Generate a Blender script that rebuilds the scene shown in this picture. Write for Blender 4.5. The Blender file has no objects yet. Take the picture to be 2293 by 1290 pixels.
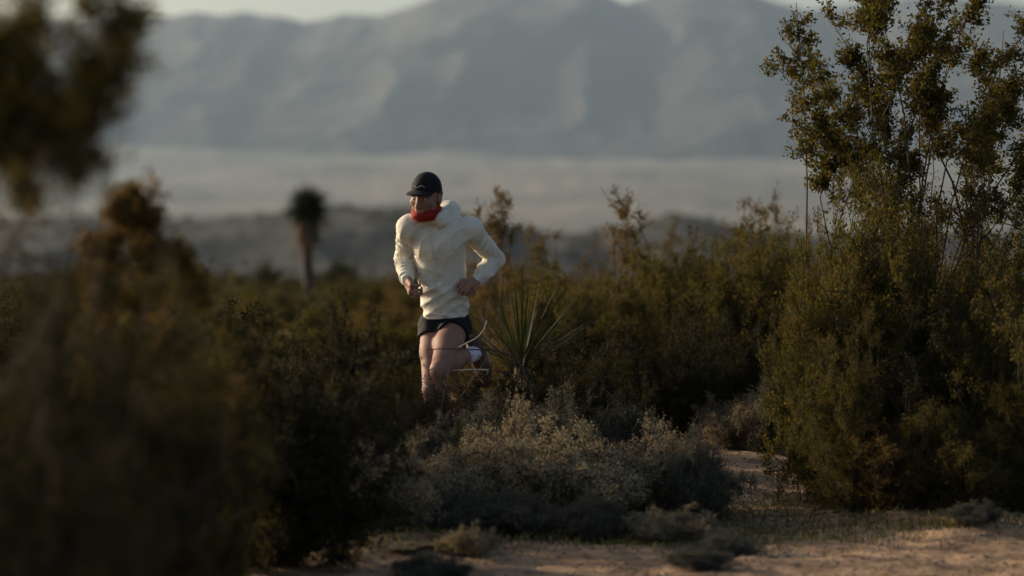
import bpy, math, random
import numpy as np
from mathutils import Vector, Euler
R = math.radians
scene = bpy.context.scene
col = scene.collection

# ------------------------------------------------------------------ camera
F = 6370.0            # focal length in pixels of the 2293 px wide photograph (100 mm lens)
HZ = 450.0            # eye level in that photograph
CAMH = 1.5
cam_d = bpy.data.cameras.new('camera')
cam_d.lens = 100.0; cam_d.sensor_width = 36.0
cam_d.clip_start = 0.1; cam_d.clip_end = 40000
cam_d.dof.use_dof = True; cam_d.dof.focus_distance = 15.3; cam_d.dof.aperture_fstop = 1.5
cam = bpy.data.objects.new('camera', cam_d); col.objects.link(cam)
cam.location = (0, 0, CAMH)
cam.rotation_euler = (math.pi/2 - math.atan((645-HZ)/F), 0, 0)
scene.camera = cam

# ------------------------------------------------------------------ light
SUN_EL, SUN_AZ = R(15), R(-60)          # azimuth measured from the view direction, negative = left
SKY = 0.125; SUN = 5.0
world = bpy.data.worlds.new('World'); scene.world = world; world.use_nodes = True
wn = world.node_tree; wn.nodes.clear()
sky = wn.nodes.new('ShaderNodeTexSky'); sky.sky_type = 'NISHITA'; sky.sun_disc = False
sky.sun_elevation = SUN_EL; sky.sun_rotation = SUN_AZ
sky.air_density = 1.0; sky.dust_density = 7.0; sky.ozone_density = 1.0; sky.altitude = 900
bg = wn.nodes.new('ShaderNodeBackground'); bg.inputs[1].default_value = SKY
wo = wn.nodes.new('ShaderNodeOutputWorld')
wn.links.new(sky.outputs[0], bg.inputs[0]); wn.links.new(bg.outputs[0], wo.inputs[0])
sd = bpy.data.lights.new('sun', 'SUN'); sd.energy = SUN; sd.angle = R(0.5); sd.color = (1.0, 0.82, 0.60)
sun = bpy.data.objects.new('sun', sd); col.objects.link(sun); sun.location = (-20, 20, 30)
tosun = Vector((math.sin(SUN_AZ)*math.cos(SUN_EL), math.cos(SUN_AZ)*math.cos(SUN_EL), math.sin(SUN_EL)))
sun.rotation_euler = tosun.to_track_quat('Z', 'Y').to_euler()
vs = scene.view_settings
vs.view_transform = 'Standard'; vs.look = 'None'; vs.gamma = 1; vs.use_curve_mapping = False
vs.exposure = 0.46
scene.cycles.use_denoising = True
scene.cycles.max_bounces = 6; scene.cycles.volume_bounces = 1; scene.cycles.transparent_max_bounces = 4
scene.cycles.diffuse_bounces = 3; scene.cycles.glossy_bounces = 2; scene.cycles.transmission_bounces = 3

def X(px, D): return (px-1146.5)/F*D
def Z(py, D): return CAMH - (py-HZ)/F*D      # (the small pitch is ignored)

# ------------------------------------------------------------------ helpers
def prop(o, label=None, cat=None, group=None, kind=None):
    if label: o['label'] = label
    if cat: o['category'] = cat
    if group: o['group'] = group
    if kind: o['kind'] = kind
    return o

def mesh_np(name, V, Q, mat, parent=None, smooth=False):
    V = np.asarray(V, np.float32).reshape(-1, 3); Q = np.asarray(Q, np.int32)
    k = Q.shape[1]
    me = bpy.data.meshes.new(name)
    me.vertices.add(len(V)); me.vertices.foreach_set('co', V.ravel())
    me.loops.add(Q.size); me.loops.foreach_set('vertex_index', Q.ravel())
    me.polygons.add(len(Q))
    me.polygons.foreach_set('loop_start', np.arange(0, Q.size, k, dtype=np.int32))
    me.polygons.foreach_set('loop_total', np.full(len(Q), k, np.int32))
    me.polygons.foreach_set('use_smooth', np.full(len(Q), smooth, bool))
    me.update(calc_edges=True)
    if mat: me.materials.append(mat)
    o = bpy.data.objects.new(name, me); col.objects.link(o)
    if parent: o.parent = parent
    return o

def empty(name, loc=(0, 0, 0), rz=0):
    o = bpy.data.objects.new(name, None); col.objects.link(o)
    o.location = loc; o.rotation_euler = (0, 0, rz); o.empty_display_size = 0.2
    return o

def copy_tree(o, parent=None):
    c = o.copy(); col.objects.link(c)
    if parent: c.parent = parent
    for ch in list(o.children):
        copy_tree(ch, c)
    return c

# value noise
_tab = np.random.RandomState(7).rand(256, 256).astype(np.float32)
def vnoise(x, y):
    xi = np.floor(x).astype(int); yi = np.floor(y).astype(int)
    fx = x-xi; fy = y-yi; fx = fx*fx*(3-2*fx); fy = fy*fy*(3-2*fy)
    a = _tab[xi & 255, yi & 255]; b = _tab[(xi+1) & 255, yi & 255]
    c = _tab[xi & 255, (yi+1) & 255]; d = _tab[(xi+1) & 255, (yi+1) & 255]
    return (a*(1-fx)+b*fx)*(1-fy)+(c*(1-fx)+d*fx)*fy
def fbm(x, y, o=5, g=0.5):
    s = 0; a = 1; t = 0
    for i in range(o):
        s = s + a*vnoise(x+17.3*i, y+9.1*i); t += a; a *= g; x = x*2.03; y = y*2.03
    return s/t
def ridged(x, y, o=5, g=0.5):
    s = 0; a = 1; t = 0
    for i in range(o):
        n = 1-np.abs(2*vnoise(x+31.7*i, y+5.1*i)-1)
        s = s + a*n*n; t += a; a *= g; x = x*2.03; y = y*2.03
    return s/t
def sstep(a, b, x):
    t = np.clip((x-a)/(b-a), 0, 1); return t*t*(3-2*t)

# ------------------------------------------------------------------ materials
def newmat(name):
    m = bpy.data.materials.new(name); m.use_nodes = True; m.node_tree.nodes.clear()
    return m, m.node_tree.nodes, m.node_tree.links
def ramp(N, stops):
    r = N.new('ShaderNodeValToRGB'); e = r.color_ramp.elements
    e[0].position, e[0].color = stops[0][0], (*stops[0][1], 1)
    e[1].position, e[1].color = stops[-1][0], (*stops[-1][1], 1)
    for p, c in stops[1:-1]:
        q = e.new(p); q.color = (*c, 1)
    return r
def noise(N, L, scale, detail=6, rough=0.55, coord='Object', stretch=None):
    tc = N.new('ShaderNodeTexCoord'); n = N.new('ShaderNodeTexNoise')
    n.inputs['Scale'].default_value = scale; n.inputs['Detail'].default_value = detail
    n.inputs['Roughness'].default_value = rough
    src = tc.outputs[coord]
    if stretch:
        mp = N.new('ShaderNodeMapping'); mp.inputs['Scale'].default_value = stretch
        L.new(src, mp.inputs[0]); src = mp.outputs[0]
    L.new(src, n.inputs['Vector'])
    return n
def surf_mat(name, stops, scale=4, rough=0.9, bump=0.3, bscale=30, bdist=0.02, stretch=None, spec=0.2, extra=None):
    m, N, L = newmat(name)
    n = noise(N, L, scale, stretch=stretch); r = ramp(N, stops); L.new(n.outputs[0], r.inputs[0])
    p = N.new('ShaderNodeBsdfPrincipled'); p.inputs['Roughness'].default_value = rough
    p.inputs['Specular IOR Level'].default_value = spec
    c = r.outputs[0]
    if extra:      # second layer: (stops, scale) multiplied on
        n2 = noise(N, L, extra[1], 8); r2 = ramp(N, extra[0]); L.new(n2.outputs[0], r2.inputs[0])
        mx = N.new('ShaderNodeMix'); mx.data_type = 'RGBA'; mx.blend_type = 'MULTIPLY'; mx.inputs[0].default_value = 1
        L.new(c, mx.inputs[6]); L.new(r2.outputs[0], mx.inputs[7]); c = mx.outputs[2]
    L.new(c, p.inputs['Base Color'])
    if bump:
        b = N.new('ShaderNodeBump'); b.inputs['Strength'].default_value = bump; b.inputs['Distance'].default_value = bdist
        n3 = noise(N, L, bscale, 6, 0.6, stretch=stretch); L.new(n3.outputs[0], b.inputs['Height']); L.new(b.outputs[0], p.inputs['Normal'])
    o = N.new('ShaderNodeOutputMaterial'); L.new(p.outputs[0], o.inputs[0])
    return m
def leaf_mat(name, stops, trans=0.35, tcol=(1.3, 1.25, 0.5), rough=0.7, spec=0.08):
    """leaves: colour picked per leaf, part of the light passes through"""
    m, N, L = newmat(name)
    g = N.new('ShaderNodeNewGeometry'); r = ramp(N, stops); L.new(g.outputs['Random Per Island'], r.inputs[0])
    p = N.new('ShaderNodeBsdfPrincipled'); p.inputs['Roughness'].default_value = rough
    p.inputs['Specular IOR Level'].default_value = spec
    L.new(r.outputs[0], p.inputs['Base Color'])
    t = N.new('ShaderNodeBsdfTranslucent')
    mx = N.new('ShaderNodeMix'); mx.data_type = 'RGBA'; mx.blend_type = 'MULTIPLY'; mx.inputs[0].default_value = 1
    L.new(r.outputs[0], mx.inputs[6]); mx.inputs[7].default_value = (*tcol, 1); L.new(mx.outputs[2], t.inputs[0])
    ms = N.new('ShaderNodeMixShader'); ms.inputs[0].default_value = trans
    L.new(p.outputs[0], ms.inputs[1]); L.new(t.outputs[0], ms.inputs[2])
    o = N.new('ShaderNodeOutputMaterial'); L.new(ms.outputs[0], o.inputs[0])
    return m

M = {}
M['sand'] = surf_mat('sand', [(0.32, (0.15, 0.100, 0.062)), (0.45, (0.30, 0.190, 0.112)), (0.56, (0.42, 0.265, 0.152)), (0.7, (0.50, 0.32, 0.19))], 1.6, 0.95, 0.7, 22, 0.03,
                     extra=([(0.35, (0.5, 0.48, 0.45)), (0.6, (1, 1, 1))], 7))
def far_mix(m):
    """beyond the near sand the plain is covered by fine grey-green scrub, in bands"""
    N, L = m.node_tree.nodes, m.node_tree.links
    p = [n for n in N if n.type == 'BSDF_PRINCIPLED'][0]; src = p.inputs['Base Color'].links[0].from_socket
    tc = N.new('ShaderNodeTexCoord'); sp = N.new('ShaderNodeSeparateXYZ'); L.new(tc.outputs['Object'], sp.inputs[0])
    mr = N.new('ShaderNodeMapRange'); mr.inputs[1].default_value = 25; mr.inputs[2].default_value = 300; mr.inputs[3].default_value = 0.0; mr.inputs[4].default_value = 0.93
    L.new(sp.outputs[1], mr.inputs[0])
    n = noise(N, L, 0.0016, 8, 0.6, stretch=(1, 0.8, 1)); r = ramp(N, [(0.36, (0.085, 0.088, 0.075)), (0.5, (0.155, 0.145, 0.115)), (0.66, (0.24, 0.21, 0.165))]); L.new(n.outputs[0], r.inputs[0])
    mx = N.new('ShaderNodeMix'); mx.data_type = 'RGBA'; L.new(mr.outputs[0], mx.inputs[0]); L.new(src, mx.inputs[6]); L.new(r.outputs[0], mx.inputs[7])
    L.new(mx.outputs[2], p.inputs['Base Color'])
far_mix(M['sand'])
M['hill'] = surf_mat('hill', [(0.35, (0.028, 0.030, 0.027)), (0.5, (0.046, 0.046, 0.039)), (0.7, (0.075, 0.067, 0.053))], 0.035, 0.95, 0.5, 0.2, 2.0,
                     extra=([(0.38, (0.35, 0.38, 0.36)), (0.5, (1, 1, 1))], 0.22))
M['rock'] = surf_mat('rock', [(0.35, (0.055, 0.05, 0.045)), (0.65, (0.085, 0.078, 0.07))], 0.004, 0.95, 0.6, 0.01, 30)
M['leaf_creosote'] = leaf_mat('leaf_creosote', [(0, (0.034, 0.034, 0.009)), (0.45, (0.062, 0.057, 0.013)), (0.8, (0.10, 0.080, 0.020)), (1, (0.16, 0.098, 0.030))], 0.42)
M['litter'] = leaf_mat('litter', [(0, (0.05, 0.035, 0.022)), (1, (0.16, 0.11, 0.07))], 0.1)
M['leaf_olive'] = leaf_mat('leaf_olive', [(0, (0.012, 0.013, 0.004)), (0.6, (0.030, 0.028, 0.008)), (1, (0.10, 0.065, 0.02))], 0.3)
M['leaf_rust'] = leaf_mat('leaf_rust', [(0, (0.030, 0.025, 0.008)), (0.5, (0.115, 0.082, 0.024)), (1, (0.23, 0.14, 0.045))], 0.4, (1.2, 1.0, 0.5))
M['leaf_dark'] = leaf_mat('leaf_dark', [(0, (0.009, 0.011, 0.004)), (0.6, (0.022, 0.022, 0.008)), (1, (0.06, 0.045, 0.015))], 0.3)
M['leaf_sage'] = leaf_mat('leaf_sage', [(0, (0.24, 0.20, 0.13)), (0.5, (0.33, 0.27, 0.175)), (1, (0.42, 0.345, 0.225))], 0.3, (1.1, 1.0, 0.7))
M['leaf_grey'] = leaf_mat('leaf_grey', [(0, (0.07, 0.075, 0.06)), (0.5, (0.11, 0.11, 0.085)), (1, (0.16, 0.15, 0.11))], 0.25, (1.1, 1.05, 0.8))
M['leaf_grass'] = leaf_mat('leaf_grass', [(0, (0.05, 0.06, 0.02)), (0.5, (0.11, 0.11, 0.045)), (1, (0.24, 0.19, 0.10))], 0.4)
M['leaf_yucca'] = leaf_mat('leaf_yucca', [(0, (0.012, 0.017, 0.008)), (0.7, (0.024, 0.032, 0.013)), (1, (0.045, 0.05, 0.02))], 0.22, spec=0.15, rough=0.6)
M['leaf_dead'] = leaf_mat('leaf_dead', [(0, (0.10, 0.07, 0.045)), (1, (0.22, 0.16, 0.10))], 0.2, (1.1, 0.9, 0.6))
M['bark'] = surf_mat('bark', [(0.3, (0.035, 0.026, 0.019)), (0.7, (0.09, 0.068, 0.048))], 12, 0.9, 0.5, 60, 0.004)
M['bark_pale'] = surf_mat('bark_pale', [(0.3, (0.30, 0.26, 0.20)), (0.7, (0.55, 0.50, 0.40))], 20, 0.8, 0.4, 90, 0.002)
M['skin'] = surf_mat('skin', [(0.3, (0.23, 0.117, 0.080)), (0.7, (0.28, 0.150, 0.104))], 7, 0.6, 0.1, 90, 0.001, spec=0.25)
M['black_cloth'] = surf_mat('black_cloth', [(0.3, (0.005, 0.005, 0.006)), (0.7, (0.010, 0.010, 0.011))], 20, 0.8, 0.3, 200, 0.001)
M['red_cloth'] = surf_mat('red_cloth', [(0.3, (0.19, 0.013, 0.007)), (0.7, (0.26, 0.022, 0.011))], 14, 0.85, 0.5, 45, 0.004)
M['white_cloth'] = surf_mat('white_cloth', [(0.3, (0.62, 0.57, 0.46)), (0.7, (0.72, 0.67, 0.56))], 6, 0.75, 0.8, 30, 0.009)
M['shoe_dark'] = surf_mat('shoe_dark', [(0.3, (0.06, 0.035, 0.025)), (0.7, (0.11, 0.065, 0.04))], 20, 0.7, 0.3, 90, 0.002)
M['shoe'] = surf_mat('shoe', [(0.3, (0.55, 0.53, 0.62)), (0.7, (0.68, 0.66, 0.74))], 20, 0.7, 0.3, 90, 0.002)
M['rubber'] = surf_mat('rubber', [(0.3, (0.03, 0.03, 0.035)), (0.7, (0.06, 0.06, 0.06))], 30, 0.8, 0.3, 90, 0.002)
M['eye'] = surf_mat('eye', [(0.3, (0.4, 0.37, 0.34)), (0.7, (0.45, 0.42, 0.38))], 5, 0.3, 0, spec=0.6)
M['iris'] = surf_mat('iris', [(0.3, (0.03, 0.02, 0.015)), (0.7, (0.05, 0.03, 0.02))], 5, 0.2, 0, spec=0.6)
M['lip'] = surf_mat('lip', [(0.3, (0.33, 0.12, 0.10)), (0.7, (0.38, 0.15, 0.12))], 5, 0.45, 0)
M['hair'] = surf_mat('hair', [(0.3, (0.03, 0.02, 0.012)), (0.7, (0.07, 0.045, 0.03))], 40, 0.6, 0.6, 150, 0.003)
M['grey_thread'] = surf_mat('grey_thread', [(0.3, (0.4, 0.4, 0.4)), (0.7, (0.5, 0.5, 0.5))], 40, 0.7, 0)
M['stone'] = surf_mat('stone', [(0.3, (0.16, 0.12, 0.09)), (0.7, (0.34, 0.27, 0.2))], 14, 0.9, 0.5, 40, 0.01)

# ------------------------------------------------------------------ terrain
def zmean(y):
    # the track runs on a rise; the land falls away behind the shrubs, then climbs to the far mountains
    ys = np.array([-1000, 24, 50, 120, 400, 900, 1800, 3000, 4500, 6200, 9000, 11000], float)
    zs = np.array([0, 0, -0.45, -2.4, -11.5, -20, -26, -8, 42, 112, 210, 230], float)
    return np.interp(y, ys, zs)
def ground_z(x, y):
    x = np.asarray(x, float); y = np.asarray(y, float)
    r = np.abs(y)
    z = zmean(y)
    z = z + (fbm(x*0.9+40, y*0.9+7, 4)-0.5)*0.16*sstep(9, 14, r)
    z = z + (fbm(x*5+3, y*5+11, 3)-0.5)*0.045
    z = z + (fbm(x*0.02, y*0.02+5, 4)-0.5)*np.clip((r-60)*0.02, 0, 9)
    z = z + (fbm(x*0.0012+9, y*0.0009+5, 4)-0.5)*np.clip((r-1500)*0.03, 0, 120)
    return z
def gz(x, y): return float(ground_z(np.array([x]), np.array([y]))[0])

def grid_mesh(name, XX, YY, ZZ, mat, smooth=True):
    n, m = XX.shape
    V = np.stack([XX, YY, ZZ], -1).reshape(-1, 3)
    i = np.arange(n*m).reshape(n, m)
    Q = np.stack([i[:-1, :-1], i[:-1, 1:], i[1:, 1:], i[1:, :-1]], -1).reshape(-1, 4)
    return mesh_np(name, V, Q, mat, smooth=smooth)

rows = np.concatenate([np.linspace(-400, -5, 30), np.arange(-4.5, 9, 0.3), np.arange(9, 22, 0.05), np.geomspace(22, 10400, 330)])
uc = np.concatenate([np.linspace(-1, -0.26, 36)[:-1], np.linspace(-0.26, 0.26, 420), np.linspace(0.26, 1, 36)[1:]])
hw = 12 + 0.42*np.maximum(rows, 0) + np.where(rows < 0, -rows*0.4, 0)
XX = uc[None, :]*hw[:, None]; YY = np.repeat(rows[:, None], len(uc), 1)
prop(grid_mesh('ground', XX, YY, ground_z(XX, YY), M['sand']), 'sandy desert ground with low bumps', kind='structure')

# low hills in the middle distance: crest line read as (pixel x, pixel y)
def crest(px, pts): return np.interp(px, [p[0] for p in pts], [p[1] for p in pts])
def hill(name, D, depth, pts, label, wild, mat, n=(220, 90), foot=None, seed=0, pxr=(-900, 3200)):
    px = np.linspace(pxr[0], pxr[1], n[0]); t = np.linspace(-1, 1, n[1])
    PX, T = np.meshgrid(px, t)
    Y = D + T*depth
    Xw = (PX-1146.5)/F*D
    top = CAMH - (crest(PX, pts)-HZ)/F*D
    base = ground_z(Xw, Y) - 3 - wild*0.3
    s = np.clip(1-np.abs(T)**1.25, 0, 1)
    w = (ridged(Xw/wild*0.13+seed, Y/wild*0.10+3, 5, 0.42)-0.55)*wild*np.sin(np.pi*np.clip(s, 0, 1))**1.0
    w = w + (fbm(Xw/wild*0.9+seed, Y/wild*0.9, 4)-0.5)*wild*0.16*(0.35+s)*sstep(0, .2, s)
    Zz = base + (top-base)*s + w
    o = grid_mesh(name, Xw, Y, Zz, mat)
    return prop(o, label, kind='structure')
hill('hill', 620, 260, [(-900, 500), (0, 492), (200, 487), (430, 488), (520, 486), (620, 474), (760, 463), (880, 462), (960, 468), (1100, 500), (1200, 522), (1330, 520), (1420, 500), (1500, 484), (1560, 488), (1650, 512), (1800, 530), (2300, 520), (3200, 500)],
     'low dark scrubby hill in front of the pale valley', 7, M['hill'], seed=3)
hill('mountains', 8200, 2100, [(-900, 60), (-300, 20), (0, 48), (150, 52), (340, 36), (395, 40), (450, 33), (500, 36), (545, 28), (590, 36), (640, 38), (685, 53), (730, 47), (770, 34), (800, 38), (850, 40), (900, 26), (950, 4), (985, -12), (1100, -30), (1240, -22), (1300, -26), (1365, -6), (1400, 12), (1440, -4), (1520, -30), (1640, -24), (1720, 0), (1800, 26), (1900, 10), (2100, -10), (2300, 20), (3200, 60)],
     'hazy grey mountain range across the valley', 75, M['rock'], n=(620, 240), seed=8)

# ------------------------------------------------------------------ plant generators
class Tubes:
    def __init__(s, k=4): s.V = []; s.Q = []; s.n = 0; s.k = k
    def add(s, P, r0, r1):
        P = np.asarray(P, float); n = len(P); k = s.k
        T = np.gradient(P, axis=0); T /= np.linalg.norm(T, axis=1)[:, None]+1e-9
        up = np.array([0.3, 0.9, 0.1]); A = np.cross(T, up); A /= np.linalg.norm(A, axis=1)[:, None]+1e-9
        B = np.cross(T, A); r = np.linspace(r0, r1, n)[:, None, None]
        a = np.arange(k)*2*math.pi/k
        ring = P[:, None, :] + r*(np.cos(a)[None, :, None]*A[:, None, :] + np.sin(a)[None, :, None]*B[:, None, :])
        i = s.n + np.arange(n*k).reshape(n, k); j = np.roll(i, -1, axis=1)
        s.V.append(ring.reshape(-1, 3)); s.Q.append(np.stack([i[:-1], j[:-1], j[1:], i[1:]], -1).reshape(-1, 4)); s.n += n*k
    def build(s, name, mat, parent): return mesh_np(name, np.concatenate(s.V), np.concatenate(s.Q), mat, parent, True)

def leaf_quads(P, size, rs, aspect=0.5, dirs=None):
    n = len(P)
    d = rs.normal(size=(n, 3)) if dirs is None else dirs + rs.normal(size=(n, 3))*0.5
    d /= np.linalg.norm(d, axis=1)[:, None]+1e-9
    w = np.cross(d, rs.normal(size=(n, 3))); w /= np.linalg.norm(w, axis=1)[:, None]+1e-9
    L = (size*rs.uniform(0.6, 1.4, n))[:, None]
    V = np.stack([P-d*L*.5, P+w*L*.5*aspect, P+d*L*.5, P-w*L*.5*aspect], 1).reshape(-1, 3)
    return V, np.arange(4*n).reshape(n, 4)

def curve(a, b, rs, n=6, bend=0.12, lift=0.0):
    a = np.asarray(a, float); b = np.asarray(b, float); L = np.linalg.norm(b-a)
    t = np.linspace(0, 1, n)[:, None]
    off = rs.normal(size=3)*bend*L; off2 = rs.normal(size=3)*bend*L*0.5
    P = a + (b-a)*t + off*np.sin(math.pi*t)*0.5 + off2*np.sin(2*math.pi*t)*0.5
    P[:, 2] += lift*L*np.sin(math.pi*t[:, 0])
    return P

SIZE = {}
def shrub(name, seed, H, Rr, stems, leafmat, barkmat='bark', nb=7, nt=6, per=14, leaf=0.017, ends=None, low=0.15,
          spread=0.5, twl=0.10, br=0.24, jit=0.014, flat=0.35, thick=0.008, qmin=0.0, asp=0.5, lowp=0.3, tmin=0.30, etmin=0.62, stray=0.07):
    """stems fan from the root crown, branch twice and carry the leaves in clumps on the outer twigs"""
    rs = np.random.RandomState(seed); tb = Tubes(4); LP = []
    root = empty(name)
    E = []
    if ends is not None:
        for e in ends: E.append((np.array(e[:3], float), e[3] if len(e) > 3 else 1.0))
    for i in range(stems):
        q = qmin+(1-qmin)*math.sqrt(rs.rand()); az = rs.uniform(0, 2*math.pi)
        z = H*(1-flat*q*q)*rs.uniform(0.55, 1.0)
        if rs.rand() < lowp: z = H*rs.uniform(low, 0.6)
        lob = 0.80+0.22*math.sin(3*az+seed)+0.16*math.sin(5*az+seed*2.3+z*6)+0.10*math.sin(9*z/H+seed)
        z *= 0.86+0.16*math.sin(2*az+seed*1.7)+0.10*math.sin(4*az+seed)
        rr = Rr*q*(0.78+0.25*math.sin(math.pi*min(1, z/H)))*lob*1.12
        if rs.rand() < stray: rr *= 1.2; z *= 1.15
        E.append((np.array([rr*math.cos(az), rr*math.sin(az), z]), 1.0))
    for e, dens in E:
        base = np.array([rs.normal()*0.05*Rr, rs.normal()*0.05*Rr, 0.0])
        P = curve(base, e, rs, 8, spread*0.3, 0.06)
        hl = np.linalg.norm(e-base)
        tb.add(P, thick*rs.uniform(.7, 1.3)*max(.5, hl), 0.0018)
        for b in range(int(nb*dens)):
            t = rs.uniform(tmin, 1.0) if ends is None else rs.uniform(etmin, 1.0)
            f = t*7; i0 = min(6, int(f)); p = P[i0]*(1-(f-i0))+P[i0+1]*(f-i0)
            ax = P[i0+1]-P[i0]; ax /= np.linalg.norm(ax)+1e-9
            d = ax*0.7 + rs.normal(size=3)*0.75; d[2] += 0.25; d /= np.linalg.norm(d)
            l = br*rs.uniform(0.4, 1.1)*(1.15-0.6*t)*H*0.75
            Pb = curve(p, p+d*l, rs, 5, 0.18)
            tb.add(Pb, 0.0032, 0.0012)
            for k in range(nt):
                u = rs.uniform(0.25, 1.0)*4; j = min(3, int(u)); pp = Pb[j]*(1-(u-j))+Pb[j+1]*(u-j)
                dd = d*0.6 + rs.normal(size=3)*0.7; dd[2] += 0.2; dd /= np.linalg.norm(dd)
                l2 = twl*rs.uniform(0.5, 1.3)
                tb.add(np.stack([pp, pp+dd*l2*.5+rs.normal(size=3)*.006, pp+dd*l2]), 0.0013, 0.0006)
                m = int(per*rs.uniform(0.4, 1.6))
                s = rs.uniform(0.1, 1.05, m)[:, None]
                LP.append(pp+dd*l2*s + rs.normal(size=(m, 3))*jit)
    LPa = np.concatenate(LP)
    LPa = LPa[LPa[:, 2] > 0.015]
    V, Q = leaf_quads(LPa, leaf, rs, asp)
    tb.build('branches', M[barkmat], root)
    mesh_np('foliage', V, Q, M[leafmat], root)
    SIZE[root.name] = (float(np.percentile(LPa[:, 2], 99.93)), float(np.percentile(np.abs(LPa[:, 0]), 98.5)))
    return root

def blade(P0, d, L, w, rs, sag=0.15, n=5, roll=None):
    """one long pointed leaf, folded along its middle; returns verts and quads"""
    d = np.asarray(d, float); d /= np.linalg.norm(d)
    side = np.cross(d, [0, 0, 1.0]); side /= np.linalg.norm(side)+1e-9
    if roll is not None:
        nn = np.cross(side, d); side = side*math.cos(roll)+nn*math.sin(roll)
    nrm = np.cross(side, d)
    t = np.linspace(0, 1, n)
    C = P0 + d*L*t[:, None]; C[:, 2] -= sag*L*t**2
    ww = w*(0.75+0.5*np.sin(math.pi*np.minimum(1, t*1.4)))*(1-t**3)+0.0006
    Lf = C - side*ww[:, None]*.5 + nrm*ww[:, None]*.15; Rt = C + side*ww[:, None]*.5 + nrm*ww[:, None]*.15
    V = np.stack([Lf, C, Rt], 1).reshape(-1, 3)
    i = np.arange(n*3).reshape(n, 3)
    Q = np.concatenate([np.stack([i[:-1, 0], i[:-1, 1], i[1:, 1], i[1:, 0]], -1), np.stack([i[:-1, 1], i[:-1, 2], i[1:, 2], i[1:, 1]], -1)])
    return V, Q
class Blades:
    def __init__(s): s.V = []; s.Q = []; s.n = 0
    def add(s, *a, **k):
        V, Q = blade(*a, **k); s.V.append(V); s.Q.append(Q+s.n); s.n += len(V)
    def build(s, name, mat, parent): return mesh_np(name, np.concatenate(s.V), np.concatenate(s.Q), mat, parent)

def sph_dir(rs, lo, hi):
    z = rs.uniform(math.sin(lo), math.sin(hi)); a = rs.uniform(0, 2*math.pi); c = math.sqrt(1-z*z)
    return np.array([c*math.cos(a), c*math.sin(a), z])

def yucca(name, seed, trunk_h, L, n, label, cat, headr=0.05, wid=0.022, skirt=60, skirt_h=0.3, trunk_r=0.07, lo=-0.15):
    rs = np.random.RandomState(seed); root = empty(name)
    tb = Tubes(10); P = curve((0, 0, -0.03), (rs.normal()*.02, rs.normal()*.02, trunk_h), rs, 10, 0.05)
    tb.add(P, trunk_r*1.15, trunk_r*0.85); tb.build('trunk', M['bark'], root)
    top = P[-1]; g = Blades()
    for i in range(n):
        d = sph_dir(rs, lo, 1.5); g.add(top+d*headr*rs.uniform(.3, 1)+np.array([0, 0, rs.uniform(-.06, .04)]), d, L*rs.uniform(.75, 1.1), wid, rs, sag=rs.uniform(0, .12), roll=rs.uniform(-.5, .5))
    g.build('leaves', M['leaf_yucca'], root)
    if skirt:
        s = Blades()
        for i in range(skirt):
            a = rs.uniform(0, 2*math.pi); h = rs.uniform(max(0.03, trunk_h-skirt_h), trunk_h)
            d = np.array([math.cos(a)*.75, math.sin(a)*.75, -0.9+rs.uniform(-.3, .5)])
            s.add(np.array([top[0]+math.cos(a)*trunk_r*.8, top[1]+math.sin(a)*trunk_r*.8, h]), d, min(L*rs.uniform(.4, .8), h/0.95), wid, rs, sag=.2)
        s.build('dead_leaves', M['leaf_dead'], root)
    prop(root, label, cat)
    return root

def place(root, px, D, label, cat, group=None, top=None, half=None, rz=0, H=None, Rr=None, sink=0.0):
    """stand a plant on the ground D metres away; scaled so that it is as tall and wide as asked (in photo pixels)"""
    x = X(px, D); z = gz(x, D) - sink
    root.location = (x, D, z); root.rotation_euler = (0, 0, rz)
    if top is not None:
        hh = (Z(top, D)-z)/SIZE[root.name][0]; root.scale = (1, 1, hh)
        w = (half/F*D)/SIZE[root.name][1] if half else hh
        root.scale = (w, w, hh)
    return prop(root, label, cat, group)

# prototypes ---------------------------------------------------------
protos = {}
def proto(key, r, **kw):
    o = shrub(**kw)
    protos[key] = [o, False]
def use(key):
    p = protos[key]
    if not p[1]:
        p[1] = True; return p[0]
    c = copy_tree(p[0]); SIZE[c.name] = SIZE[p[0].name]
    return c
proto('creo1', .85, name='creosote_bush', seed=11, H=1.5, Rr=.8, stems=84, leafmat='leaf_creosote', nb=9, nt=7, per=17, low=.03, lowp=.4)
proto('creo2', .85, name='creosote_bush', seed=12, H=1.5, Rr=.8, stems=76, leafmat='leaf_creosote', nb=9, nt=7, per=17, qmin=.2, low=.05, lowp=.35, leaf=.019)
proto('rust', .85, name='creosote_bush', seed=13, H=1.5, Rr=.8, stems=64, leafmat='leaf_rust', nb=9, nt=7, per=15, low=.05, lowp=.35)
proto('dark', .85, name='dark_bush', seed=14, H=1.5, Rr=.8, stems=120, leafmat='leaf_dark', nb=9, nt=7, per=18, low=.0, lowp=.45, leaf=.020, flat=.25)
proto('mix', .85, name='creosote_bush', seed=18, H=1.5, Rr=.8, stems=120, leafmat='leaf_creosote', nb=9, nt=7, per=17, low=.0, lowp=.45, leaf=.020, flat=.2)
proto('olive', .85, name='creosote_bush', seed=19, H=1.5, Rr=.8, stems=110, leafmat='leaf_olive', nb=9, nt=7, per=19, low=.0, lowp=.45, leaf=.021, flat=.2)
proto('sage', .5, name='sage_shrub', seed=15, H=.55, Rr=.48, stems=190, leafmat='leaf_sage', barkmat='bark', nb=7, nt=6, per=9, leaf=.012, twl=.06, low=.0, lowp=.5, flat=.5, br=.20, thick=.006, jit=.012, tmin=.45, stray=0)
proto('sage2', .5, name='sage_shrub', seed=16, H=.55, Rr=.48, stems=170, leafmat='leaf_sage', barkmat='bark', nb=7, nt=6, per=9, leaf=.012, twl=.07, low=.0, lowp=.5, flat=.45, br=.28, thick=.006, jit=.008, qmin=.15, tmin=.45, stray=0)
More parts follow.
